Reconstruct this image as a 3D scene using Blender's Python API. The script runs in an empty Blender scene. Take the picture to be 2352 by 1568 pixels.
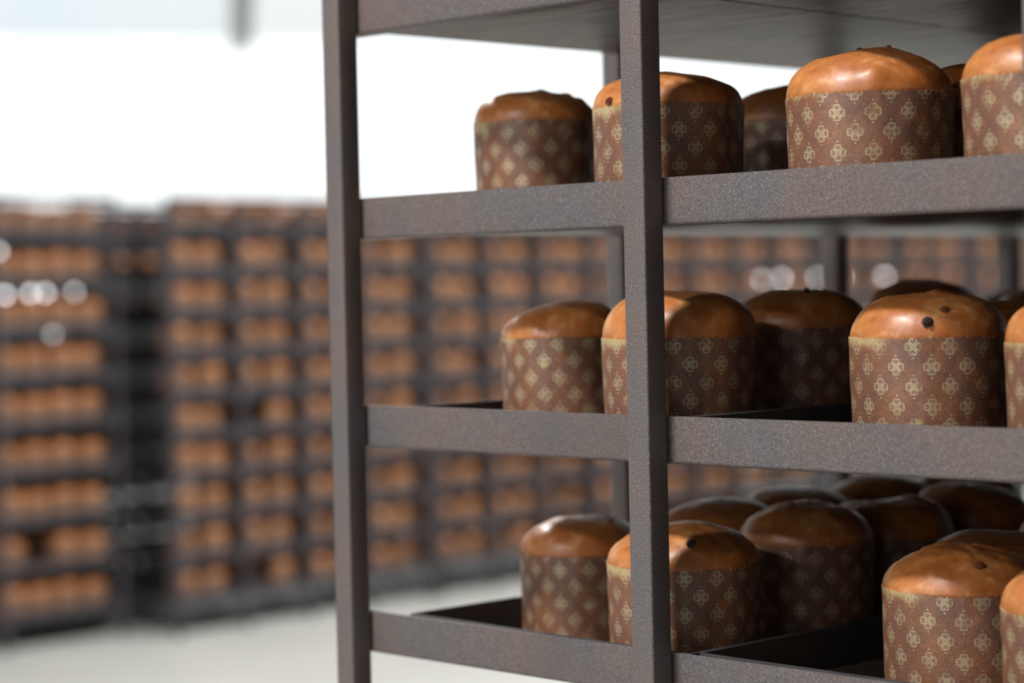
import bpy, bmesh, math, random
from mathutils import Vector, Matrix, noise

random.seed(7)
SC = bpy.context.scene
COL = SC.collection
FLOOR = 1.70            # the rack measurements below are relative to eye height; the floor is z = 0
PI = math.pi

# ------------------------------------------------------------------ camera
cam_d = bpy.data.cameras.new('camera')
cam = bpy.data.objects.new('camera', cam_d)
COL.objects.link(cam)
SC.camera = cam
cam_d.sensor_fit = 'HORIZONTAL'
cam_d.sensor_width = 36.0
cam_d.lens = 36.0 * 5000.0 / 2352.0
cam_d.clip_start = 0.05
cam_d.clip_end = 120
rt = Vector((0.70244412, 0.71141224, -0.02156132))
up = Vector((-0.0025847, 0.03284344, 0.99945717))
fw = Vector((-0.7117342, 0.70200708, -0.02490947))
m3 = Matrix((rt, up, -fw)).transposed()
cam.matrix_world = Matrix.Translation((1.43554675, -1.57085734, 0.01119483 + FLOOR)) @ m3.to_4x4()
cam_d.dof.use_dof = True
cam_d.dof.focus_distance = 2.08
cam_d.dof.aperture_fstop = (cam_d.lens / 1000) / 0.0295

# ------------------------------------------------------------------ world (daylight entering through the open sides of the hall)
W = bpy.data.worlds.new('world')
SC.world = W
W.use_nodes = True
bg = W.node_tree.nodes['Background']
bg.inputs[0].default_value = (0.93, 0.97, 1.0, 1)
bg.inputs[1].default_value = 0.17


def ceiling_lamp(name, loc, size, power, color=(1, .965, .935)):
    l = bpy.data.lights.new(name, 'AREA')
    l.shape = 'DISK'
    l.size = size
    l.energy = power
    l.color = color
    o = bpy.data.objects.new(name, l)
    COL.objects.link(o)
    o.location = loc
    return o


# high-bay lamps under the roof
LAMP_Z = 5.0
for (x, y, w) in ((-0.44, -2.0, 240), (-0.45, -4.5, 120), (-0.5, -7.8, 270)):
    ceiling_lamp('high_bay_lamp', (x, y, LAMP_Z), 0.42, w)
for (x, y) in ((-4.2, 2.2), (-4.2, 6.4), (-4.4, 10.5), (-4.4, 15.0)):
    ceiling_lamp('high_bay_lamp', (x, y, LAMP_Z), 0.5, 320)

SC.view_settings.view_transform = 'Standard'
SC.view_settings.look = 'None'
SC.view_settings.exposure = 0.0
SC.view_settings.gamma = 1.0
SC.view_settings.use_curve_mapping = False


# ------------------------------------------------------------------ node helper
class NT:
    def __init__(s, name):
        s.m = bpy.data.materials.new(name)
        s.m.use_nodes = True
        s.t = s.m.node_tree
        s.b = s.t.nodes['Principled BSDF']

    def n(s, typ, **k):
        nd = s.t.nodes.new(typ)
        for a, v in k.items():
            setattr(nd, a, v)
        return nd

    def link(s, a, b):
        s.t.links.new(a, b)

    def put(s, sock, v):
        if isinstance(v, (int, float)):
            sock.default_value = v
        elif isinstance(v, tuple):
            sock.default_value = v if len(v) == len(sock.default_value) else (*v, 1)
        else:
            s.link(v, sock)

    def math(s, op, a, b=0.0, c=0.0):
        nd = s.n('ShaderNodeMath', operation=op)
        s.put(nd.inputs[0], a)
        s.put(nd.inputs[1], b)
        s.put(nd.inputs[2], c)
        return nd.outputs[0]

    def ramp(s, v, lo, hi, a=0.0, b=1.0, smooth=True):
        nd = s.n('ShaderNodeMapRange', interpolation_type='SMOOTHSTEP' if smooth else 'LINEAR')
        s.put(nd.inputs[0], v)
        for i, x in enumerate((lo, hi, a, b)):
            s.put(nd.inputs[1 + i], x)
        return nd.outputs[0]

    def mix(s, f, a, b, mode='MIX'):
        nd = s.n('ShaderNodeMix', data_type='RGBA', blend_type=mode)
        s.put(nd.inputs[0], f)
        s.put(nd.inputs[6], a)
        s.put(nd.inputs[7], b)
        return nd.outputs[2]

    def coord(s, kind='Object'):
        return s.n('ShaderNodeTexCoord').outputs[kind]

    def noise(s, vec, scale, detail=2.0, rough=0.5, dist=0.0):
        nd = s.n('ShaderNodeTexNoise')
        s.put(nd.inputs['Vector'], vec)
        nd.inputs['Scale'].default_value = scale
        nd.inputs['Detail'].default_value = detail
        nd.inputs['Roughness'].default_value = rough
        nd.inputs['Distortion'].default_value = dist
        return nd.outputs[0]

    def stretch(s, vec, sc):
        nd = s.n('ShaderNodeMapping')
        s.put(nd.inputs[0], vec)
        nd.inputs[3].default_value = sc
        return nd.outputs[0]

    def bump(s, h, strength, dist):
        nd = s.n('ShaderNodeBump')
        nd.inputs['Strength'].default_value = strength
        nd.inputs['Distance'].default_value = dist
        s.link(h, nd.inputs['Height'])
        s.link(nd.outputs[0], s.b.inputs['Normal'])

    def set(s, **k):
        names = {'color': 'Base Color', 'rough': 'Roughness', 'metal': 'Metallic', 'spec': 'Specular IOR Level',
                 'coat': 'Coat Weight', 'coat_rough': 'Coat Roughness', 'ecol': 'Emission Color', 'estr': 'Emission Strength'}
        for a, v in k.items():
            s.put(s.b.inputs[names[a]], v)


def mat_rack():
    t = NT('hammered_brown_metal')
    P = t.coord()
    n1 = t.noise(P, 9, 3, .55)
    n2 = t.noise(P, 560, 2, .6)
    n3 = t.noise(P, 60, 4, .6)
    c = t.mix(t.ramp(n1, .35, .65), (.098, .090, .093), (.122, .091, .081))
    c = t.mix(t.ramp(n2, .50, .72, 0, .55), c, (.25, .24, .245))
    c = t.mix(t.ramp(n2, .48, .28, 0, .7), c, (.055, .048, .052))
    c = t.mix(t.ramp(n3, .56, .74, 0, .45), c, (.075, .071, .077))
    c = t.mix(t.ramp(t.noise(P, 3.1, 3, .6), .55, .75, 0, .4), c, (.072, .069, .074))
    t.set(color=c, rough=.5, spec=.45)
    h = t.math('ADD', t.noise(P, 380, 2, .6), t.math('MULTIPLY', n3, .5))
    t.bump(h, .6, .0009)
    return t.m


def mat_tray():
    t = NT('baked_dark_steel')
    P = t.coord()
    s = t.stretch(P, (3, 22, 3))
    n1 = t.noise(s, 2.2, 5, .62, .6)
    n2 = t.noise(P, 7, 3, .5)
    c = t.mix(t.ramp(n1, .36, .66), (.026, .019, .015), (.090, .058, .038))
    c = t.mix(t.ramp(n2, .45, .7, 0, .6), c, (.052, .045, .039))
    t.set(color=c, rough=t.ramp(n1, .3, .7, .42, .30), spec=.35, metal=.35)
    t.bump(n1, .15, .002)
    return t.m


def mat_bgrack():
    t = NT('dark_grey_metal')
    n1 = t.noise(t.coord(), 6, 2)
    t.set(color=t.mix(n1, (.045, .042, .050), (.070, .062, .066)), rough=.7, spec=.25)
    return t.m


def mat_paper():
    t = NT('brown_baking_paper_gold_clovers')
    uv = t.n('ShaderNodeUVMap').outputs[0]
    sp = t.n('ShaderNodeSeparateXYZ')
    t.link(uv, sp.inputs[0])
    U, V = sp.outputs[0], sp.outputs[1]
    PX, PY = .0335, .0365
    M = t.math

    def cell(ou, ov):
        x = M('MULTIPLY', M('SUBTRACT', M('FRACT', M('ADD', M('DIVIDE', U, PX), ou)), .5), PX)
        y = M('MULTIPLY', M('SUBTRACT', M('FRACT', M('ADD', M('DIVIDE', V, PY), ov)), .5), PY)
        ax, ay = M('ABSOLUTE', x), M('ABSOLUTE', y)
        mj, mn = M('MAXIMUM', ax, ay), M('MINIMUM', ax, ay)
        s = .0053
        hx = M('DIVIDE', mn, s)
        hy = M('DIVIDE', M('SUBTRACT', mj, .0015), s)
        # heart outline: signed distance to a heart with its tip at the origin
        a = M('SUBTRACT', M('SQRT', M('ADD', M('POWER', M('SUBTRACT', hx, .25), 2), M('POWER', M('SUBTRACT', hy, .75), 2))), .35355)
        k = M('MULTIPLY', M('MAXIMUM', M('ADD', hx, hy), 0), .5)
        d1 = M('ADD', M('MULTIPLY', hx, hx), M('POWER', M('SUBTRACT', hy, 1), 2))
        d2 = M('ADD', M('POWER', M('SUBTRACT', hx, k), 2), M('POWER', M('SUBTRACT', hy, k), 2))
        b = M('MULTIPLY', M('SQRT', M('MINIMUM', d1, d2)), M('SIGN', M('SUBTRACT', hx, hy)))
        sel = M('GREATER_THAN', M('ADD', hx, hy), 1)
        d = M('ADD', M('MULTIPLY', sel, a), M('MULTIPLY', M('SUBTRACT', 1, sel), b))
        ring = t.ramp(M('ABSOLUTE', M('ADD', d, .02)), .035, .085, 1, 0)
        # curl inside each petal
        e = M('SQRT', M('ADD', M('POWER', hx, 2), M('POWER', M('SUBTRACT', hy, .72), 2)))
        curl = t.ramp(M('ABSOLUTE', M('SUBTRACT', e, .10)), .02, .07, .45, 0)
        # stamens on the diagonals, dots above and below
        st = M('MULTIPLY', t.ramp(M('SUBTRACT', mj, mn), .00012, .00045, 1, 0), M('MULTIPLY', M('LESS_THAN', mj, .0046), M('GREATER_THAN', mj, .0002)))
        dot = t.ramp(M('SQRT', M('ADD', M('POWER', ax, 2), M('POWER', M('SUBTRACT', ay, .0103), 2))), .0005, .0009, .9, 0)
        return M('MAXIMUM', M('MAXIMUM', ring, curl), M('MAXIMUM', st, dot))

    pat = M('MAXIMUM', cell(0, 0), cell(.5, .5))
    P = t.coord()
    big = t.noise(P, 16, 3, .6)
    blot = t.noise(P, 45, 4, .65)
    wv = t.noise(t.stretch(uv, (220, 1500, 1)), 1.0, 1, .5)
    wv2 = t.noise(t.stretch(uv, (1500, 200, 1)), 1.0, 1, .5)
    c = t.mix(t.ramp(big, .35, .65), (.140, .066, .045), (.215, .090, .048))
    c = t.mix(t.ramp(blot, .52, .72, 0, .55), c, (.33, .125, .035))
    c = t.mix(t.ramp(blot, .46, .28, 0, .5), c, (.085, .036, .026))
    c = t.mix(t.ramp(wv, .46, .66, 0, .75), c, (.09, .042, .028))
    c = t.mix(t.ramp(wv2, .52, .72, 0, .5), c, (.33, .165, .085))
    wear = t.ramp(t.noise(P, 60, 2, .6), .30, .52, .2, 1)
    c = t.mix(M('MULTIPLY', M('MULTIPLY', pat, wear), .85), c, (.66, .61, .38))
    rim = t.ramp(M('ADD', V, M('MULTIPLY', blot, .016)), .115, .1235, 0, .5)
    rim = M('MULTIPLY', rim, t.ramp(big, .47, .66))
    c = t.mix(rim, c, (.62, .52, .26))
    gold = M('MULTIPLY', M('MULTIPLY', pat, wear), .4)
    t.set(color=c, rough=t.ramp(blot, .3, .7, .50, .33), spec=.6, metal=gold)
    h = M('ADD', M('MULTIPLY', wv, .25), M('ADD', M('MULTIPLY', t.noise(P, 26, 4, .62), 1.6), M('MULTIPLY', wv2, .2)))
    t.bump(h, .55, .0018)
    return t.m


def mat_crust():
    t = NT('baked_crust')
    P = t.coord()
    n1 = t.noise(P, 14, 3, .6)
    n2 = t.noise(P, 55, 4, .6)
    n3 = t.noise(P, 700, 2, .5)
    c = t.mix(t.ramp(n1, .34, .66), (.33, .100, .020), (.45, .170, .046))
    c = t.mix(t.ramp(n2, .52, .72, 0, .6), c, (.60, .31, .125))
    c = t.mix(t.ramp(n2, .42, .25, 0, .5), c, (.22, .055, .012))
    c = t.mix(t.ramp(n3, .6, .75, 0, .3), c, (.2, .06, .015))
    t.set(color=c, rough=t.ramp(n2, .3, .7, .40, .52), spec=.5, coat=.35, coat_rough=t.ramp(n2, .3, .7, .26, .42))
    h = t.math('ADD', t.math('MULTIPLY', n3, .12), n2)
    t.bump(h, .32, .0035)
    return t.m


def mat_plain(name, col, rough=.5, metal=0.0, spec=.5):
    t = NT(name)
    n = t.noise(t.coord(), 30, 2)
    t.set(color=t.mix(t.ramp(n, .3, .7), tuple(x * .85 for x in col), tuple(min(1, x * 1.1) for x in col)), rough=rough, metal=metal, spec=spec)
    return t.m


def mat_floor():
    t = NT('pale_polished_concrete')
    P = t.coord()
    n1 = t.noise(P, .8, 4, .6)
    n2 = t.noise(P, 14, 3, .6)
    c = t.mix(t.ramp(n1, .3, .7), (.385, .395, .375), (.44, .45, .43))
    c = t.mix(t.ramp(n2, .5, .8, 0, .3), c, (.345, .35, .335))
    t.set(color=c, rough=.45, spec=.4)
    return t.m


def mat_glow(name, col, strength, col2=None):
    """emissive panels: translucent daylit sheets, and the added fill panel"""
    t = NT(name)
    P = t.coord()
    n = t.noise(t.stretch(P, (1, .25, .6)), .5, 3, .5)
    c = t.mix(t.ramp(n, .35, .65), col, col2 or col)
    t.set(color=(.7, .73, .75), rough=.6, ecol=c, estr=strength)
    return t.m


M_RACK, M_TRAY, M_BG = mat_rack(), mat_tray(), mat_bgrack()
M_PAPER, M_CRUST = mat_paper(), mat_crust()
M_CHOC = mat_plain('dark_chocolate', (.045, .030, .034), .35)
M_RAISIN = mat_plain('raisin_brown', (.17, .055, .03), .4)
M_GOLD = mat_plain('gold_print', (.56, .47, .20), .4)
M_FLOOR = mat_floor()
M_RIM = mat_plain('dark_grey_steel_edge', (.062, .059, .065), .42)
M_STEEL = mat_plain('glint_disc_steel', (.75, .77, .80), .40, 1.0)  # polished metal of the added glint discs
M_WALL = mat_plain('grey_painted_wall', (.07, .068, .072), .8)
M_ROOF = mat_glow('translucent_roof_sheet', (.82, .92, 1.0), .56, (.95, .97, .93))
M_SHEET = mat_plain('grey_roof_sheet', (.30, .31, .32), .6)
M_BEAM = mat_plain('grey_painted_steel_beam', (.72, .73, .70), .5)
M_PANEL = mat_glow('daylit_translucent_panel', (.86, .93, .94), 1.04, (1, 1, 1))
M_BRIGHT = mat_glow('glowing_fill_panel', (1.0, .95, .90), .45, (1, .97, .92))  # glow of the added fill panel behind the viewer


# ------------------------------------------------------------------ mesh helpers
def link(name, bm_, mats, parent=None, smooth=None):
    me = bpy.data.meshes.new(name)
    bm_.normal_update()
    bm_.to_mesh(me)
    bm_.free()
    for m in (mats if isinstance(mats, (list, tuple)) else [mats]):
        me.materials.append(m)
    if smooth is not None:
        me.shade_smooth()
        me.set_sharp_from_angle(angle=math.radians(smooth))
    o = bpy.data.objects.new(name, me)
    COL.objects.link(o)
    if parent:
        o.parent = parent
    return o


def thing(name, label, cat, loc=(0, 0, 0), rotz=0.0, group=None):
    o = bpy.data.objects.new(name, None)
    o.empty_display_size = .05
    COL.objects.link(o)
    o.location = loc
    o.rotation_euler = (0, 0, rotz)
    tag(o, label, cat, group)
    return o


def tag(o, label, cat, group=None):
    o['label'] = label
    o['category'] = cat
    if group:
        o['group'] = group
    return o


def prism(bm_, poly, axis, a, b):
    """extrude the 2D polygon along an axis between a and b. axis x: poly=(y,z); y: (x,z); z: (x,y)"""
    def P(u, v, w):
        return {'x': (w, u, v), 'y': (u, w, v), 'z': (u, v, w)}[axis]
    lo = [bm_.verts.new(P(u, v, a)) for u, v in poly]
    hi = [bm_.verts.new(P(u, v, b)) for u, v in poly]
    n = len(poly)
    fs = [bm_.faces.new((lo[i], lo[(i + 1) % n], hi[(i + 1) % n], hi[i])) for i in range(n)]
    fs.append(bm_.faces.new(lo[::-1]))
    fs.append(bm_.faces.new(hi))
    bmesh.ops.recalc_face_normals(bm_, faces=fs)


def rrect(x0, y0, x1, y1, r, seg=4):
    out = []
    for cx, cy, a0 in ((x1 - r, y1 - r, 0), (x0 + r, y1 - r, 90), (x0 + r, y0 + r, 180), (x1 - r, y0 + r, 270)):
        for i in range(seg + 1):
            a = math.radians(a0 + 90 * i / seg)
            out.append((cx + r * math.cos(a), cy + r * math.sin(a)))
    return out


def box(bm_, x0, y0, z0, x1, y1, z1):
    prism(bm_, [(x0, y0), (x1, y0), (x1, y1), (x0, y1)], 'z', z0, z1)


# ------------------------------------------------------------------ setting
def structure(name, bm_, m):
    o = link(name, bm_, m)
    o['kind'] = 'structure'
    return o


HALL = Matrix.Translation((-13.5, 13.2, 0)) @ Matrix.Rotation(math.radians(60.4), 4, 'Z')   # x along the end wall, y beyond it


def hall(o):
    o.matrix_world = HALL
    return o


TRUSS_U = -2.6
WT = 4.06                # top of the daylit panels
b = bmesh.new()
box(b, -30, -40, -.12, 34, .3, 0)
hall(structure('floor', b, M_FLOOR))
b = bmesh.new()
box(b, -22, 0, 0, 24, .3, 2.45)
hall(structure('wall_back', b, M_WALL))
b = bmesh.new()
box(b, -22, .02, 2.45, 24, .10, WT)
hall(structure('window_1', b, M_PANEL))
b = bmesh.new()
box(b, -22, 0, WT, 24, .3, 4.7)
hall(structure('trim_1', b, M_ROOF))
b = bmesh.new()
box(b, 5.2, -6.5, 0, 5.4, 24, 6.2)
structure('wall_right', b, M_WALL)
b = bmesh.new()   # unseen wall behind the viewer, carrying an added glowing fill panel
box(b, -7, -9.2, 0, 5.4, -9.0, .8)
structure('wall_front', b, M_WALL)
b = bmesh.new()
box(b, -7, -9.15, .8, 5.4, -9.07, 5.0)
structure('fill_panel', b, M_BRIGHT)  # emissive panel added to brighten rack and loaves from the front
b = bmesh.new()   # translucent roof sheet rising from the wall to a ridge over the aisle
def roof(name, x0, y0, x1, y1, m):
    b_ = bmesh.new()
    prism(b_, [(x0, y0), (x1, y1), (x1, y1 + .06), (x0, y0 + .06)], 'x', -22, 24)
    hall(structure(name, b_, m))


b.free()
roof('window_3', .4, 4.62, -5, 5.356, M_ROOF)        # translucent sheets next to the end wall
roof('ceiling', -5, 5.356, -17, 7.0, M_SHEET)
roof('ceiling', -17, 7.0, -34, 5.0, M_SHEET)


def roof_beam(x, label):
    t = thing('roof_truss', label, 'roof beam', (0, 0, 0), 0, 'roof trusses of the hall')
    t.matrix_world = HALL @ Matrix.Translation((x, 0, 0))
    b_ = bmesh.new()
    prism(b_, [(-.01, 4.42), (-17, 6.78), (-17, 6.96), (-.01, 4.64)], 'x', -.06, .06)
    link('top_chord', b_, M_BEAM, t)
    b_ = bmesh.new()
    prism(b_, [(-.01, 3.95), (-.22, 4.02), (-.40, 4.47), (-.01, 4.415)], 'x', -.09, .09)
    link('bracket', b_, M_BEAM, t)
    return t


roof_beam(TRUSS_U, 'pale grey roof truss whose bracket meets the bright end wall above the solitary distant rack')
for x in (TRUSS_U + 6.5, TRUSS_U + 13):
    roof_beam(x, 'pale grey roof truss hidden above the near rack')


# ------------------------------------------------------------------ racks
RAIL = .0469
TIERS = [.3444, .1149, -.1182, -.3502]         # rail tops in view, relative to eye height
LOW = [-.5825, -.8148, -1.047, -1.279, -1.511]
PW = .0284


def rail_profile(y0, zt, sgn, h=RAIL):
    """angle rail: upright web 2.6 mm thick, rounded toe, flange under the trays; sgn=+1 flange toward +y"""
    th, fl, r = .0026, .021, .004
    pts = [(0, 0), (th, 0), (th, -h + .0028), (fl, -h + .0028), (fl, -h)]
    for i in range(5):
        a = math.radians(270 - 90 * i / 4)
        pts.append((r + r * math.cos(a), -h + r + r * math.sin(a)))
    return [(y0 + sgn * u, zt + v) for u, v in pts]


def front_rack():
    t = thing('bakery_rack', 'tall brown metal bakery rack close to the viewer, filled with gold-patterned panettoni', 'rack', (0, 0, FLOOR))
    top = .53
    for x in (-.45, 0, .45, .9):
        for y in (0, 1.35):
            b_ = bmesh.new()
            prism(b_, rrect(x, y, x + PW, y + PW, .0024, 3), 'z', -FLOOR, top)
            link('post', b_, M_RACK, t, 40)
    for y in (.458, .905):
        for x in (-.45, .9):
            b_ = bmesh.new()
            prism(b_, rrect(x, y, x + PW, y + PW, .0024, 3), 'z', -FLOOR, top)
            link('post', b_, M_RACK, t, 40)
    for z in TIERS + LOW:
        b_ = bmesh.new()
        prism(b_, rail_profile(.0308, z, 1), 'x', -.449, .927)
        link('front_rail', b_, M_RACK, t, 40)
        b_ = bmesh.new()
        prism(b_, rail_profile(1.3476, z, -1), 'x', -.449, .927)
        link('back_rail', b_, M_RACK, t, 40)
    return t


front_rack()


def tray(x0, x1, zt, label, skew=0.0, L=1.27):
    w = x1 - x0
    t = thing('baking_tray', label, 'tray', (x0, .0365 + w * math.sin(math.radians(skew)), FLOOR + zt - RAIL + .0031), -math.radians(skew), 'trays on the near rack')
    b_ = bmesh.new()
    box(b_, 0, 0, 0, w, L, .0016)
    link('tray_base', b_, M_TRAY, t)
    h, th = .0436, .0018
    b_ = bmesh.new()   # rim: four walls with rolled lip
    o = [(0, 0), (w, 0), (w, L), (0, L)]
    for (ax, ay), (bx, by) in zip(o, o[1:] + o[:1]):
        if ay == by:
            ya, yb = (ay, ay + th) if ay == 0 else (ay - th, ay)
            box(b_, 0, ya, .0014, w, yb, h)
        else:
            xa, xb = (ax, ax + th) if ax == 0 else (ax - th, ax)
            box(b_, xa, th, .0014, xb, L - th, h)
            prism(b_, rrect(xa - .0004, h - .0032, xb + .0004, h + .0004, .0012, 2), 'y', th, L - th)
    link('tray_rim', b_, M_RIM, t, 40)
    return t


tray(-.419, -.004, TIERS[0], 'dark steel tray nearest the end posts on the uppermost shelf, seen from underneath')
tray(.001, .50, TIERS[0], 'black underside of the wide tray beyond the middle post on the uppermost shelf')
tray(-.379, .040, TIERS[1], 'dark tray under the panettoni backed by white light, beside the end post')
tray(.046, .545, TIERS[1], 'dark tray on the second shelf carrying the tall panettone right of the middle post')
tray(-.365, .048, TIERS[2], 'dark tray on the third shelf around the middle post')
tray(.054, .553, TIERS[2], 'dark tray on the third shelf holding the panettone with a chocolate cube')
tray(-.374, .045, TIERS[3], 'dark tray on the lowest shelf with an empty corner beside the end post', 1.2)
tray(.0475, .545, TIERS[3], 'dark tray on the lowest shelf with a bare patch between its wall and a panettone', 1.2)


# ------------------------------------------------------------------ panettone
VIEW = math.atan2(-.702, .712)       # from a loaf toward the viewer


class Dome:
    def __init__(s, R, h, seed, tilt=(0, 0), amp=1.0, crack=0.0, n=2.35, lumps=()):
        s.R, s.h, s.seed, s.tilt, s.amp, s.crack, s.n, s.lumps = R, h, seed, tilt, amp, crack, n, lumps

    def point(s, a, q):
        """q 0 at the centre .. 1 at the equator"""
        rr = s.R - .0008
        t = q
        # superellipse by angle
        ph = (1 - t) * PI / 2
        c, sn = math.cos(ph), math.sin(ph)
        e = 2 / s.n
        r = rr * c ** e if c > 1e-6 else 0.0
        z = s.h * sn ** e if sn > 1e-6 else 0.0
        x, y = r * math.cos(a), r * math.sin(a)
        p = Vector((x * 18 + s.seed * 7.3, y * 18 - s.seed * 3.1, z * 18 + s.seed))
        k = min(1, z / .012)
        z += s.amp * .0042 * noise.noise(p * .9) * k
        p2 = p * 2.6
        z += s.amp * .0016 * noise.noise(p2) * k
        z += s.amp * .0007 * noise.noise(p2 * 2.7) * k
        if s.crack:
            g = 1 - abs(noise.noise(p * 1.5 + Vector((5, 5, 5)))) * 7
            z += s.crack * .0035 * max(0, g) * k * max(0, 1 - (r / rr) ** 3)
        z += (s.tilt[0] * x + s.tilt[1] * y) * min(1, z / s.h)
        for (da, lq, size, hgt) in s.lumps:
            la = VIEW + math.radians(da)
            ph2 = (1 - lq) * PI / 2
            lr = rr * math.cos(ph2) ** e
            d2 = (x - lr * math.cos(la)) ** 2 + (y - lr * math.sin(la)) ** 2
            g = hgt * math.exp(-d2 / size ** 2)
            x += g * .6 * math.cos(la)
            y += g * .6 * math.sin(la)
            z += g
        return Vector((x, y, z))


def dome_bm(D, H, na=84, nr=22):
    b_ = bmesh.new()
    rings = []
    low = [(D.R - .0034, -.008), (D.R - .0018, -.002)]
    for r, z in low:
        rings.append([b_.verts.new((r * math.cos(2 * PI * i / na), r * math.sin(2 * PI * i / na), H + z)) for i in range(na)])
    for j in range(nr):
        q = 1 - j / nr
        ring = []
        for i in range(na):
            p = D.point(2 * PI * i / na, q)
            ring.append(b_.verts.new((p.x, p.y, H + p.z)))
        rings.append(ring)
    for r0, r1 in zip(rings, rings[1:]):
        for i in range(na):
            b_.faces.new((r0[i], r0[(i + 1) % na], r1[(i + 1) % na], r1[i]))
    c = D.point(0, 0.0)
    cv = b_.verts.new((c.x, c.y, H + c.z))
    for i in range(na):
        b_.faces.new((rings[-1][i], rings[-1][(i + 1) % na], cv))
    return b_


def paper_bm(R, H, seed, na=144, nz=14, dent=.0012):
    """mould of baking paper: crinkled wall with a pinked top edge, thickness, and a base; UV in metres"""
    b_ = bmesh.new()
    uvl = b_.loops.layers.uv.new('UVMap')
    rnd = random.Random(seed)
    u0, v0 = rnd.random() * .03, rnd.random() * .03

    def rad(a, z):
        p = Vector((math.cos(a) * 2.2 + seed * 3.7, math.sin(a) * 2.2, z * 14))
        return R - .0028 * (1 - z / H) + dent * noise.noise(p) + dent * .4 * noise.noise(p * 3.1)
    rows, uvs = [], {}
    for j in range(nz + 1):
        z = H * j / nz
        row = []
        for i in range(na):
            a = 2 * PI * i / na
            r = rad(a, z)
            zz = z
            if j == nz:
                zz += .0016 * (1 if i % 2 else -.4) + .0016 * noise.noise(Vector((math.cos(a) * 2 + seed, math.sin(a) * 2, 3)))
                r += .0006 * noise.noise(Vector((i * .9, seed, 1)))
            v = b_.verts.new((r * math.cos(a), r * math.sin(a), zz))
            uvs[v] = zz
            row.append(v)
        rows.append(row)
    inner = [b_.verts.new((v.co.x * (1 - .0009 / R), v.co.y * (1 - .0009 / R), v.co.z)) for v in rows[-1]]
    inner2 = [b_.verts.new((v.co.x * (1 - .0012 / R), v.co.y * (1 - .0012 / R), v.co.z - .008)) for v in rows[-1]]

    def quad(a, b2, c, d, i):
        f = b_.faces.new((a, b2, c, d))
        uu = [i, i + 1, i + 1, i]
        for lp, k in zip(f.loops, uu):
            z = lp.vert.co.z
            # the band near the rim keeps its own v so that the pale pinked edge can be told
            lp[uvl].uv = (u0 + k * 2 * PI * R / na, z)
    for r0, r1 in list(zip(rows, rows[1:])) + [(rows[-1], inner), (inner, inner2)]:
        for i in range(na):
            quad(r0[i], r0[(i + 1) % na], r1[(i + 1) % na], r1[i], i)
    f = b_.faces.new(rows[0][::-1])
    for lp in f.loops:
        lp[uvl].uv = (lp.vert.co.x, -.2 + lp.vert.co.y)
    return b_


def chip_bm(s, seed):
    b_ = bmesh.new()
    bmesh.ops.create_cube(b_, size=s)
    bmesh.ops.bevel(b_, geom=b_.edges[:], offset=s * .22, segments=2, affect='EDGES')
    for v in b_.verts:
        v.co *= 1 + .18 * noise.noise(v.co * (2 / s) * .5 + Vector((seed, 0, 0)))
        v.co.z *= .85
    return b_


def mark_bm(text, R, z, daz, size=.0068):
    cu = bpy.data.curves.new('mark', 'FONT')
    cu.body = text
    cu.size = size
    cu.align_x = 'CENTER'
    tmp = bpy.data.objects.new('mark', cu)
    COL.objects.link(tmp)
    dg = bpy.context.evaluated_depsgraph_get()
    me = bpy.data.meshes.new_from_object(tmp.evaluated_get(dg))
    bpy.data.objects.remove(tmp)
    b_ = bmesh.new()
    b_.from_mesh(me)
    bmesh.ops.subdivide_edges(b_, edges=b_.edges[:], cuts=1)
    a0 = VIEW + math.radians(daz)
    for v in b_.verts:
        x, y = v.co.x, v.co.y
        a = a0 + x / R
        v.co = (math.cos(a) * (R + .0012), math.sin(a) * (R + .0012), z + y)
    return b_


N_LOAF = [0]


def panettone(x, y, tier, D, ptop, label, h=.043, tilt=(0, 0), amp=1.0, crack=0.0, n=2.35, chips=(), lumps=(), mark=None, group='panettoni on the near rack', dent=.0012):
    N_LOAF[0] += 1
    seed = N_LOAF[0] * 1.37
    R = D / 2
    zb = TIERS[tier] - RAIL + .0031 + .0017
    H = TIERS[tier] + ptop - zb
    t = thing('panettone', label, 'panettone', (x, y, FLOOR + zb), 0, group)
    link('paper_mould', paper_bm(R, H, seed, dent=dent), M_PAPER, t, 60)
    dm = Dome(R, h, seed, tilt, amp, crack, n, lumps)
    link('crust', dome_bm(dm, H), M_CRUST, t, 80)
    for (da, q, s, kind) in chips:
        p = dm.point(VIEW + math.radians(da), q)
        c = link('chocolate_chip' if kind == 'c' else 'raisin', chip_bm(s, da), M_CHOC if kind == 'c' else M_RAISIN, t, 50)
        c.location = (p.x, p.y, H + p.z + s * .08)
        c.rotation_euler = (.5, .3 + da * .01, VIEW + .4)
    if mark:
        link('printed_mark', mark_bm('ipc', R, mark[1], mark[0]), M_GOLD, t)
    return t


g = 'panettone'
# second shelf, against the white light
panettone(-.303, .19, 1, .143, .080, 'rounded panettone standing alone before the white light beside the end post', h=.037, tilt=(-.05, -.05), amp=.55, chips=(), lumps=((25, .1, .008, .003), (60, .35, .006, .003), (75, .5, .006, .002)))
panettone(-.041, .117, 1, .155, .075, 'panettone partly behind the middle post on the second shelf, raisin near its paper edge', h=.037, tilt=(-.04, .0), chips=((-54, .93, .0085, 'r'),), amp=.8)
panettone(-.083, .378, 1, .152, .072, 'shaded panettone on the second shelf half hidden by the tallest one', h=.044, chips=((20, .15, .006, 'c'),))
panettone(.209, .120, 1, .158, .067, 'large panettone under the top shelf with two dark bits on its crown', h=.046, n=2.2, chips=((200, .12, .0065, 'c'), (60, .14, .005, 'r')), lumps=((-6, .78, .006, .0035), (3, .7, .005, .002)))
panettone(.215, .295, 1, .150, .068, 'dark panettone glimpsed in the gap behind the largest one of the second shelf', h=.040, chips=((-30, .8, .006, 'r'),))
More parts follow.
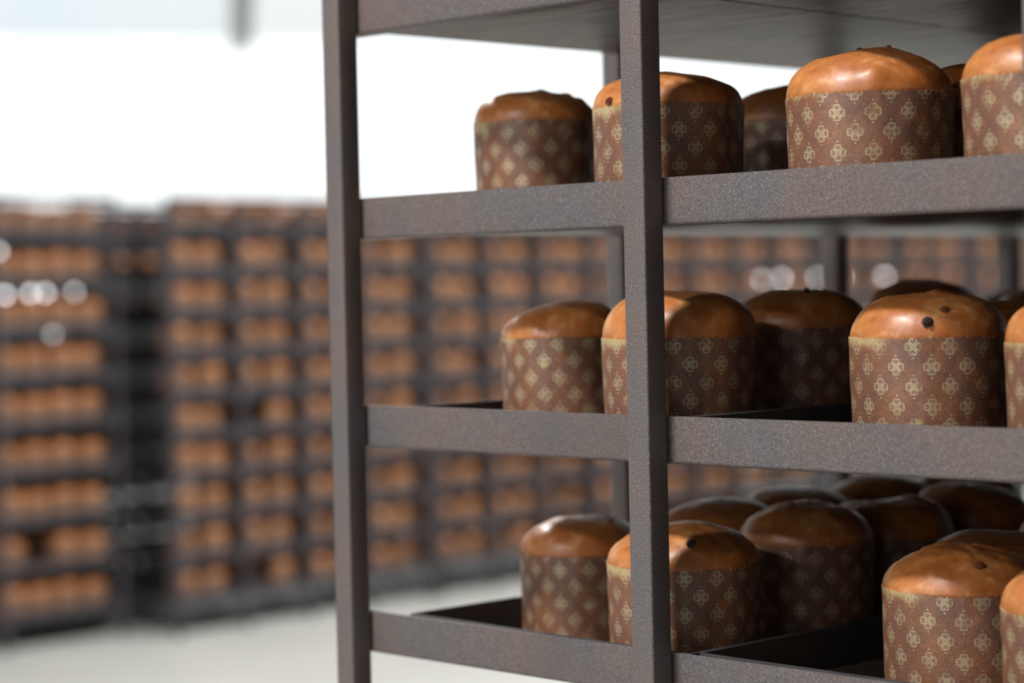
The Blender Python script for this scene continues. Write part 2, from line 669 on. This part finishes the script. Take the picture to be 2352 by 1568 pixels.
panettone(.403, .118, 1, .152, .069, 'panettone on the second shelf cut by the post at the picture edge', h=.042, n=2.2)
# third shelf
panettone(-.243, .165, 2, .140, .073, 'panettone on the third shelf nearest the end post, clear of its neighbours', h=.040, tilt=(.04, .06), n=2.1, mark=(-18, .085), lumps=((-30, .8, .005, .002), (-10, .6, .008, .002)))
panettone(-.034, .120, 2, .160, .074, 'panettone behind the middle post on the third shelf', h=.049, n=2.5, amp=.7, lumps=((-4, .93, .005, .002),))
panettone(-.03, .315, 2, .150, .079, 'shaded panettone standing back on the third shelf, between two brighter ones', h=.042, tilt=(0, .0), chips=((10, .2, .006, 'c'),))
panettone(.254, .145, 2, .149, .074, 'panettone with a dark chocolate cube on its front, third shelf', h=.041, crack=.9, chips=((-12, .80, .0098, 'c'), (2, .62, .007, 'r')), mark=(-18, .040))
panettone(.441, .120, 2, .150, .071, 'panettone on the third shelf cut off by the picture edge, showing a thin strip', h=.043)
panettone(-.287, .380, 2, .148, .070, 'pale-edged dome peeping out behind the middle post on the third shelf', h=.043)
panettone(-.165, .475, 2, .150, .070, 'panettone at the back of the third shelf whose pale edge shows beside the middle one', h=.040)
panettone(-.155, .725, 2, .152, .080, 'dark dome rising highest at the back of the third shelf', h=.048)
panettone(-.045, .60, 2, .150, .070, 'dark panettone behind the one with the chocolate cube', h=.040)
panettone(.06 + .085, .75, 2, .150, .074, 'brown dome behind the cut-off loaf on the third shelf', h=.044)
panettone(.22, .33, 2, .150, .068, 'panettone mostly covered by the loaf with the chocolate cube', h=.038)
# lowest shelf in view
panettone(-.258, .205, 3, .144, .063, 'panettone beside the empty tray corner on the lowest shelf', h=.038, tilt=(-.03, .02), mark=(2, .050), chips=((60, .30, .006, 'r'),), amp=1.1)
panettone(-.036, .122, 3, .159, .075, 'panettone with black burnt bits behind the middle post, lowest shelf', h=.040, n=2.15, chips=((2, .62, .009, 'c'), (-24, .70, .008, 'c')), amp=1.2)
panettone(-.027, .315, 3, .149, .080, 'panettone on the lowest shelf cut by the slanting tray wall', h=.042, crack=.5, n=2.0)
panettone(.278, .160, 3, .153, .072, 'big gold-rimmed panettone beside the bare tray patch', h=.038, n=2.0, crack=1.0, chips=((2, .55, .009, 'r'),))
panettone(.432, .120, 3, .150, .069, 'panettone in the lowest corner, overlapping the gold-rimmed one', h=.042)
panettone(-.175, .345, 3, .150, .070, 'dark dome directly behind the loaf with burnt bits', h=.043)
panettone(-.192, .51, 3, .150, .070, 'pale-edged dome in the second rank of the lowest shelf, nearest the end post', h=.043)
panettone(-.190, .675, 3, .150, .070, 'pale-edged dome in the third rank of the lowest shelf', h=.043)
panettone(-.032, .475, 3, .150, .070, 'very dark lumpy dome behind the loaf cut by the tray wall', h=.042, amp=1.6)
panettone(-.030, .64, 3, .150, .070, 'dim dome below the third shelf rail, second from the tray wall in its rank', h=.045)
panettone(-.165, .83, 3, .150, .070, 'orange-topped dome just under the third shelf rail', h=.043)
panettone(.205, .335, 3, .150, .068, 'shaded panettone with a bright rim between the tray wall and the gold-rimmed loaf', h=.034)
panettone(.365, .30, 3, .150, .070, 'panettone behind the gold-rimmed loaf near the picture edge', h=.041)
panettone(.19, .53, 3, .150, .070, 'darkest panettone deep inside the lowest shelf beyond the tray wall', h=.043)


# ------------------------------------------------------------------ distant racks
def far_rack(name_label, x, y0, bays, bay, tiers, top, depth=.9):
    """faces +x; posts at y0 + k*bay"""
    t = thing('bakery_rack', name_label, 'rack', (x, y0, FLOOR), 0, 'distant racks')
    y1 = bays * bay
    for k in range(bays + 1):
        for dx in (-PW, -depth):
            b_ = bmesh.new()
            box(b_, dx, k * bay, -FLOOR, dx + PW, k * bay + PW, top)
            link('post', b_, M_BG, t)
    for xa in (-.004, -depth + PW):
        b_ = bmesh.new()
        box(b_, xa - PW + .004, PW, top - PW, xa, y1, top)
        link('top_rail', b_, M_BG, t)
    for z in tiers:
        b_ = bmesh.new()
        box(b_, -PW - .004, 0, z - RAIL, -PW - .001, y1 + PW, z)
        link('front_rail', b_, M_BG, t)
        b_ = bmesh.new()
        box(b_, -depth + PW, PW, z - RAIL, -PW - .005, y1, z - RAIL + .004)
        link('shelf', b_, M_BG, t)
        b_ = bmesh.new()
        box(b_, -depth + PW, PW + .001, z - RAIL + .005, -depth + PW + .003, y1 - .001, z)
        link('back_rail', b_, M_BG, t)
    return t


def simple_loaf(seed):
    R, H = .074, .115
    b_ = paper_bm(R, H, seed, 36, 2, .001)
    for f in b_.faces:
        f.material_index = 0
    d = dome_bm(Dome(R, .042, seed, (random.uniform(-.08, .08), random.uniform(-.08, .08))), H, 28, 7)
    me = bpy.data.meshes.new('tmp')
    d.to_mesh(me)
    d.free()
    n0 = len(b_.faces)
    b_.from_mesh(me)
    b_.faces.ensure_lookup_table()
    for f in b_.faces[n0:]:
        f.material_index = 1
    o = link('panettone', b_, [M_PAPER, M_CRUST], None, 60)
    return o


PROTO = [simple_loaf(100 + k * 3.3) for k in range(4)]
USED = [False] * len(PROTO)
ORD = ['first', 'second', 'third', 'fourth', 'fifth', 'sixth', 'seventh', 'eighth', 'ninth', 'tenth', 'eleventh', 'twelfth',
       'thirteenth', 'fourteenth', 'fifteenth', 'sixteenth', 'seventeenth', 'eighteenth', 'nineteenth', 'twentieth']
ORD += ['twenty-' + w for w in ORD[:9]] + ['thirtieth'] + ['thirty-' + w for w in ORD[:9]] + ['fortieth']


def far_loaf(x, y, z, label, group):
    k = random.randrange(len(PROTO))
    if USED[k]:
        o = PROTO[k].copy()
        COL.objects.link(o)
    else:
        o = PROTO[k]
        USED[k] = True
    o.location = (x, y, FLOOR + z)
    o.rotation_euler = (0, 0, random.uniform(0, 6.28))
    s = random.uniform(.95, 1.04)
    o.scale = (s, s, random.uniform(.93, 1.04))
    tag(o, label, 'panettone', group)


def rear_loaf(b_, x, y, z):
    n, R, s = 14, .073, random.uniform(.94, 1.04)
    prof = [(.97, 0, 0), (1, .115, 0), (1.0, .122, 1), (.92, .141, 1), (.7, .151, 1), (.35, .156, 1)]
    rings = [[b_.verts.new((x + R * q * math.cos(2 * PI * i / n), y + R * q * math.sin(2 * PI * i / n), z + h * s)) for i in range(n)] for q, h, m in prof]
    for (r0, r1, pr) in zip(rings, rings[1:], prof[1:]):
        for i in range(n):
            f = b_.faces.new((r0[i], r0[(i + 1) % n], r1[(i + 1) % n], r1[i]))
            f.material_index = pr[2]
    f = b_.faces.new(rings[-1])
    f.material_index = 1


def nth(i):
    return ORD[i]


# nearest distant rack, by itself
TA = TIERS + LOW
XA, YA = -7.70, 3.985
far_rack('distant rack of the left edge, standing by itself with four loaves a shelf', XA, YA, 1, .672, TA, .51)
for i, z in enumerate(TA):
    for k in range(4):
        if (i, k) in ((7, 1),):
            continue
        far_loaf(XA - .125 + random.uniform(-.015, .015), YA + .105 + k * .1565 + random.uniform(-.004, .004), z - RAIL + .0042,
                 'blurred panettone in the solitary distant rack, %s shelf from top, %s of four' % (nth(i), nth(k)), 'loaves in the solitary distant rack')

# long row of distant racks along the hall
TB = [.372] + [.155 - .206 * k for k in range(9)]
XB, YB, BAY = -7.43, 4.80, .425
y = YB
gap = .05
bay_no = 0
rear = bmesh.new()
for r in range(5):
    nb = 4 if r < 4 else 2
    far_rack('%s rack of the long distant row, counted from the solitary rack' % ('first', 'second', 'third', 'fourth', 'fifth')[r], XB, y, nb, BAY, TB, .50)
    for kb in range(nb):
        show = range(10) if bay_no < 6 else (range(10) if bay_no < 8 else (range(0, 10) if False else (1, 2, 3, 7, 8)))
        for i in show:
            for k in range(2):
                if random.random() < .03 and bay_no > 0:
                    continue
                far_loaf(XB - .128 + random.uniform(-.02, .02), y + kb * BAY + .135 + k * .180 + random.uniform(-.012, .012), TB[i] - RAIL + .0042,
                         'blurred panettone in the long distant row, %s shelf down, %s along' % (nth(i), nth(bay_no * 2 + k)),
                         'loaves in the long distant row')
        if 0 < bay_no < 11:
            for z in TB:
                for dx in (-.33, -.52):
                    for k in range(2):
                        rear_loaf(rear, XB + dx + random.uniform(-.03, .03), y + kb * BAY + .13 + k * .18 + random.uniform(-.015, .015), FLOOR + z - RAIL + .0042)
        bay_no += 1
    y += nb * BAY + PW + gap

far_rack('distant rack standing behind the long row, filling the dark gap beside the solitary rack', -8.72, 3.9, 3, .62, TA, .48)
for z in TA:
    for k in range(9):
        rear_loaf(rear, -8.72 - .13, 4.02 + k * .205, FLOOR + z - RAIL + .0042)
    for k in range(4):
        for dx in (-.32, -.52):
            rear_loaf(rear, XA + dx + random.uniform(-.03, .03), YA + .11 + k * .155, FLOOR + z - RAIL + .0042)
o = link('panettone', rear, [M_PAPER, M_CRUST], None, 60)
tag(o, 'rear ranks of panettoni filling the distant racks behind their front loaves', 'panettone')
o['kind'] = 'stuff'

# loaves and tray further along the near rack, where it goes on past the frame
for tier in (1, 2, 3):
    sk = .045 if tier == 3 else 0
    tray(.56 + sk, .895, TIERS[tier], 'dark tray of the near rack beyond the last post in view')
    cols = (.65, .808) if tier < 3 else (.70,)
    for (x, yy) in [(c, .12 + .17 * k) for c in cols for k in range(7)] + [(.40 + sk, .62 + .17 * k) for k in range(4)] + [(.16 + sk, .95), (-.045, .845) if tier != 3 else (-.06, 1.0), (-.17 + sk * .4, .98 if tier != 3 else 1.17), (.2 + sk, 1.14)]:
        far_loaf(x, yy, TIERS[tier] - RAIL + .0050, 'panettone hidden deep inside the near rack', 'hidden loaves of the near rack')


# metal discs added for background glints, each tilted to mirror a lamp to the camera
def add_glint(x, y, z, lamp, label, group, wob=0.0, r=.014):
    p = Vector((x, y, FLOOR + z))
    d = (cam.location - p).normalized() + (Vector(lamp) - p).normalized()
    d = (d.normalized() + Vector((0, wob, wob))).normalized()
    b_ = bmesh.new()
    prism(b_, [(r * math.cos(2 * PI * i / 20), r * math.sin(2 * PI * i / 20)) for i in range(20)], 'z', -.0015, .0)
    o = link('glint_disc', b_, M_STEEL)
    o.matrix_world = Matrix.Translation(p) @ d.to_track_quat('Z', 'Y').to_matrix().to_4x4()
    tag(o, label, 'tag', group)


LA, LB = (-4.2, 2.2, LAMP_Z), (-4.4, 10.5, LAMP_Z)
for (yy, z, w, txt) in ((4.03, .028, .0, 'at the very edge of view'), (4.17, .033, .0, 'brightest, first of the close pair'), (4.255, .033, .02, 'second of the close pair'), (4.42, .036, .06, 'dimmest, alone at the end')):
    add_glint(XA + .006, yy, z, LA, 'small added metal disc glinting in the solitary distant rack, ' + txt, 'added glint discs', w)
for (yy, z, w, txt) in ((4.00, .235, .05, 'second shelf edge'), (4.29, -.17, .09, 'fourth shelf edge')):
    add_glint(XA + .006, yy, z, LA, 'faint added metal disc on the solitary distant rack, ' + txt, 'added glint discs', w)
for (px_y, w, txt) in ((9.44, .06, 'leftmost'), (9.65, .02, 'brightest'), (10.02, .06, 'beside the dark rear post'), (10.29, .03, 'just past the dark rear post'), (10.78, .03, 'above the highest dome')):
    add_glint(XB + .006, px_y, .03, LB, 'small added metal disc glinting in the long distant row, ' + txt, 'added glint discs', w)
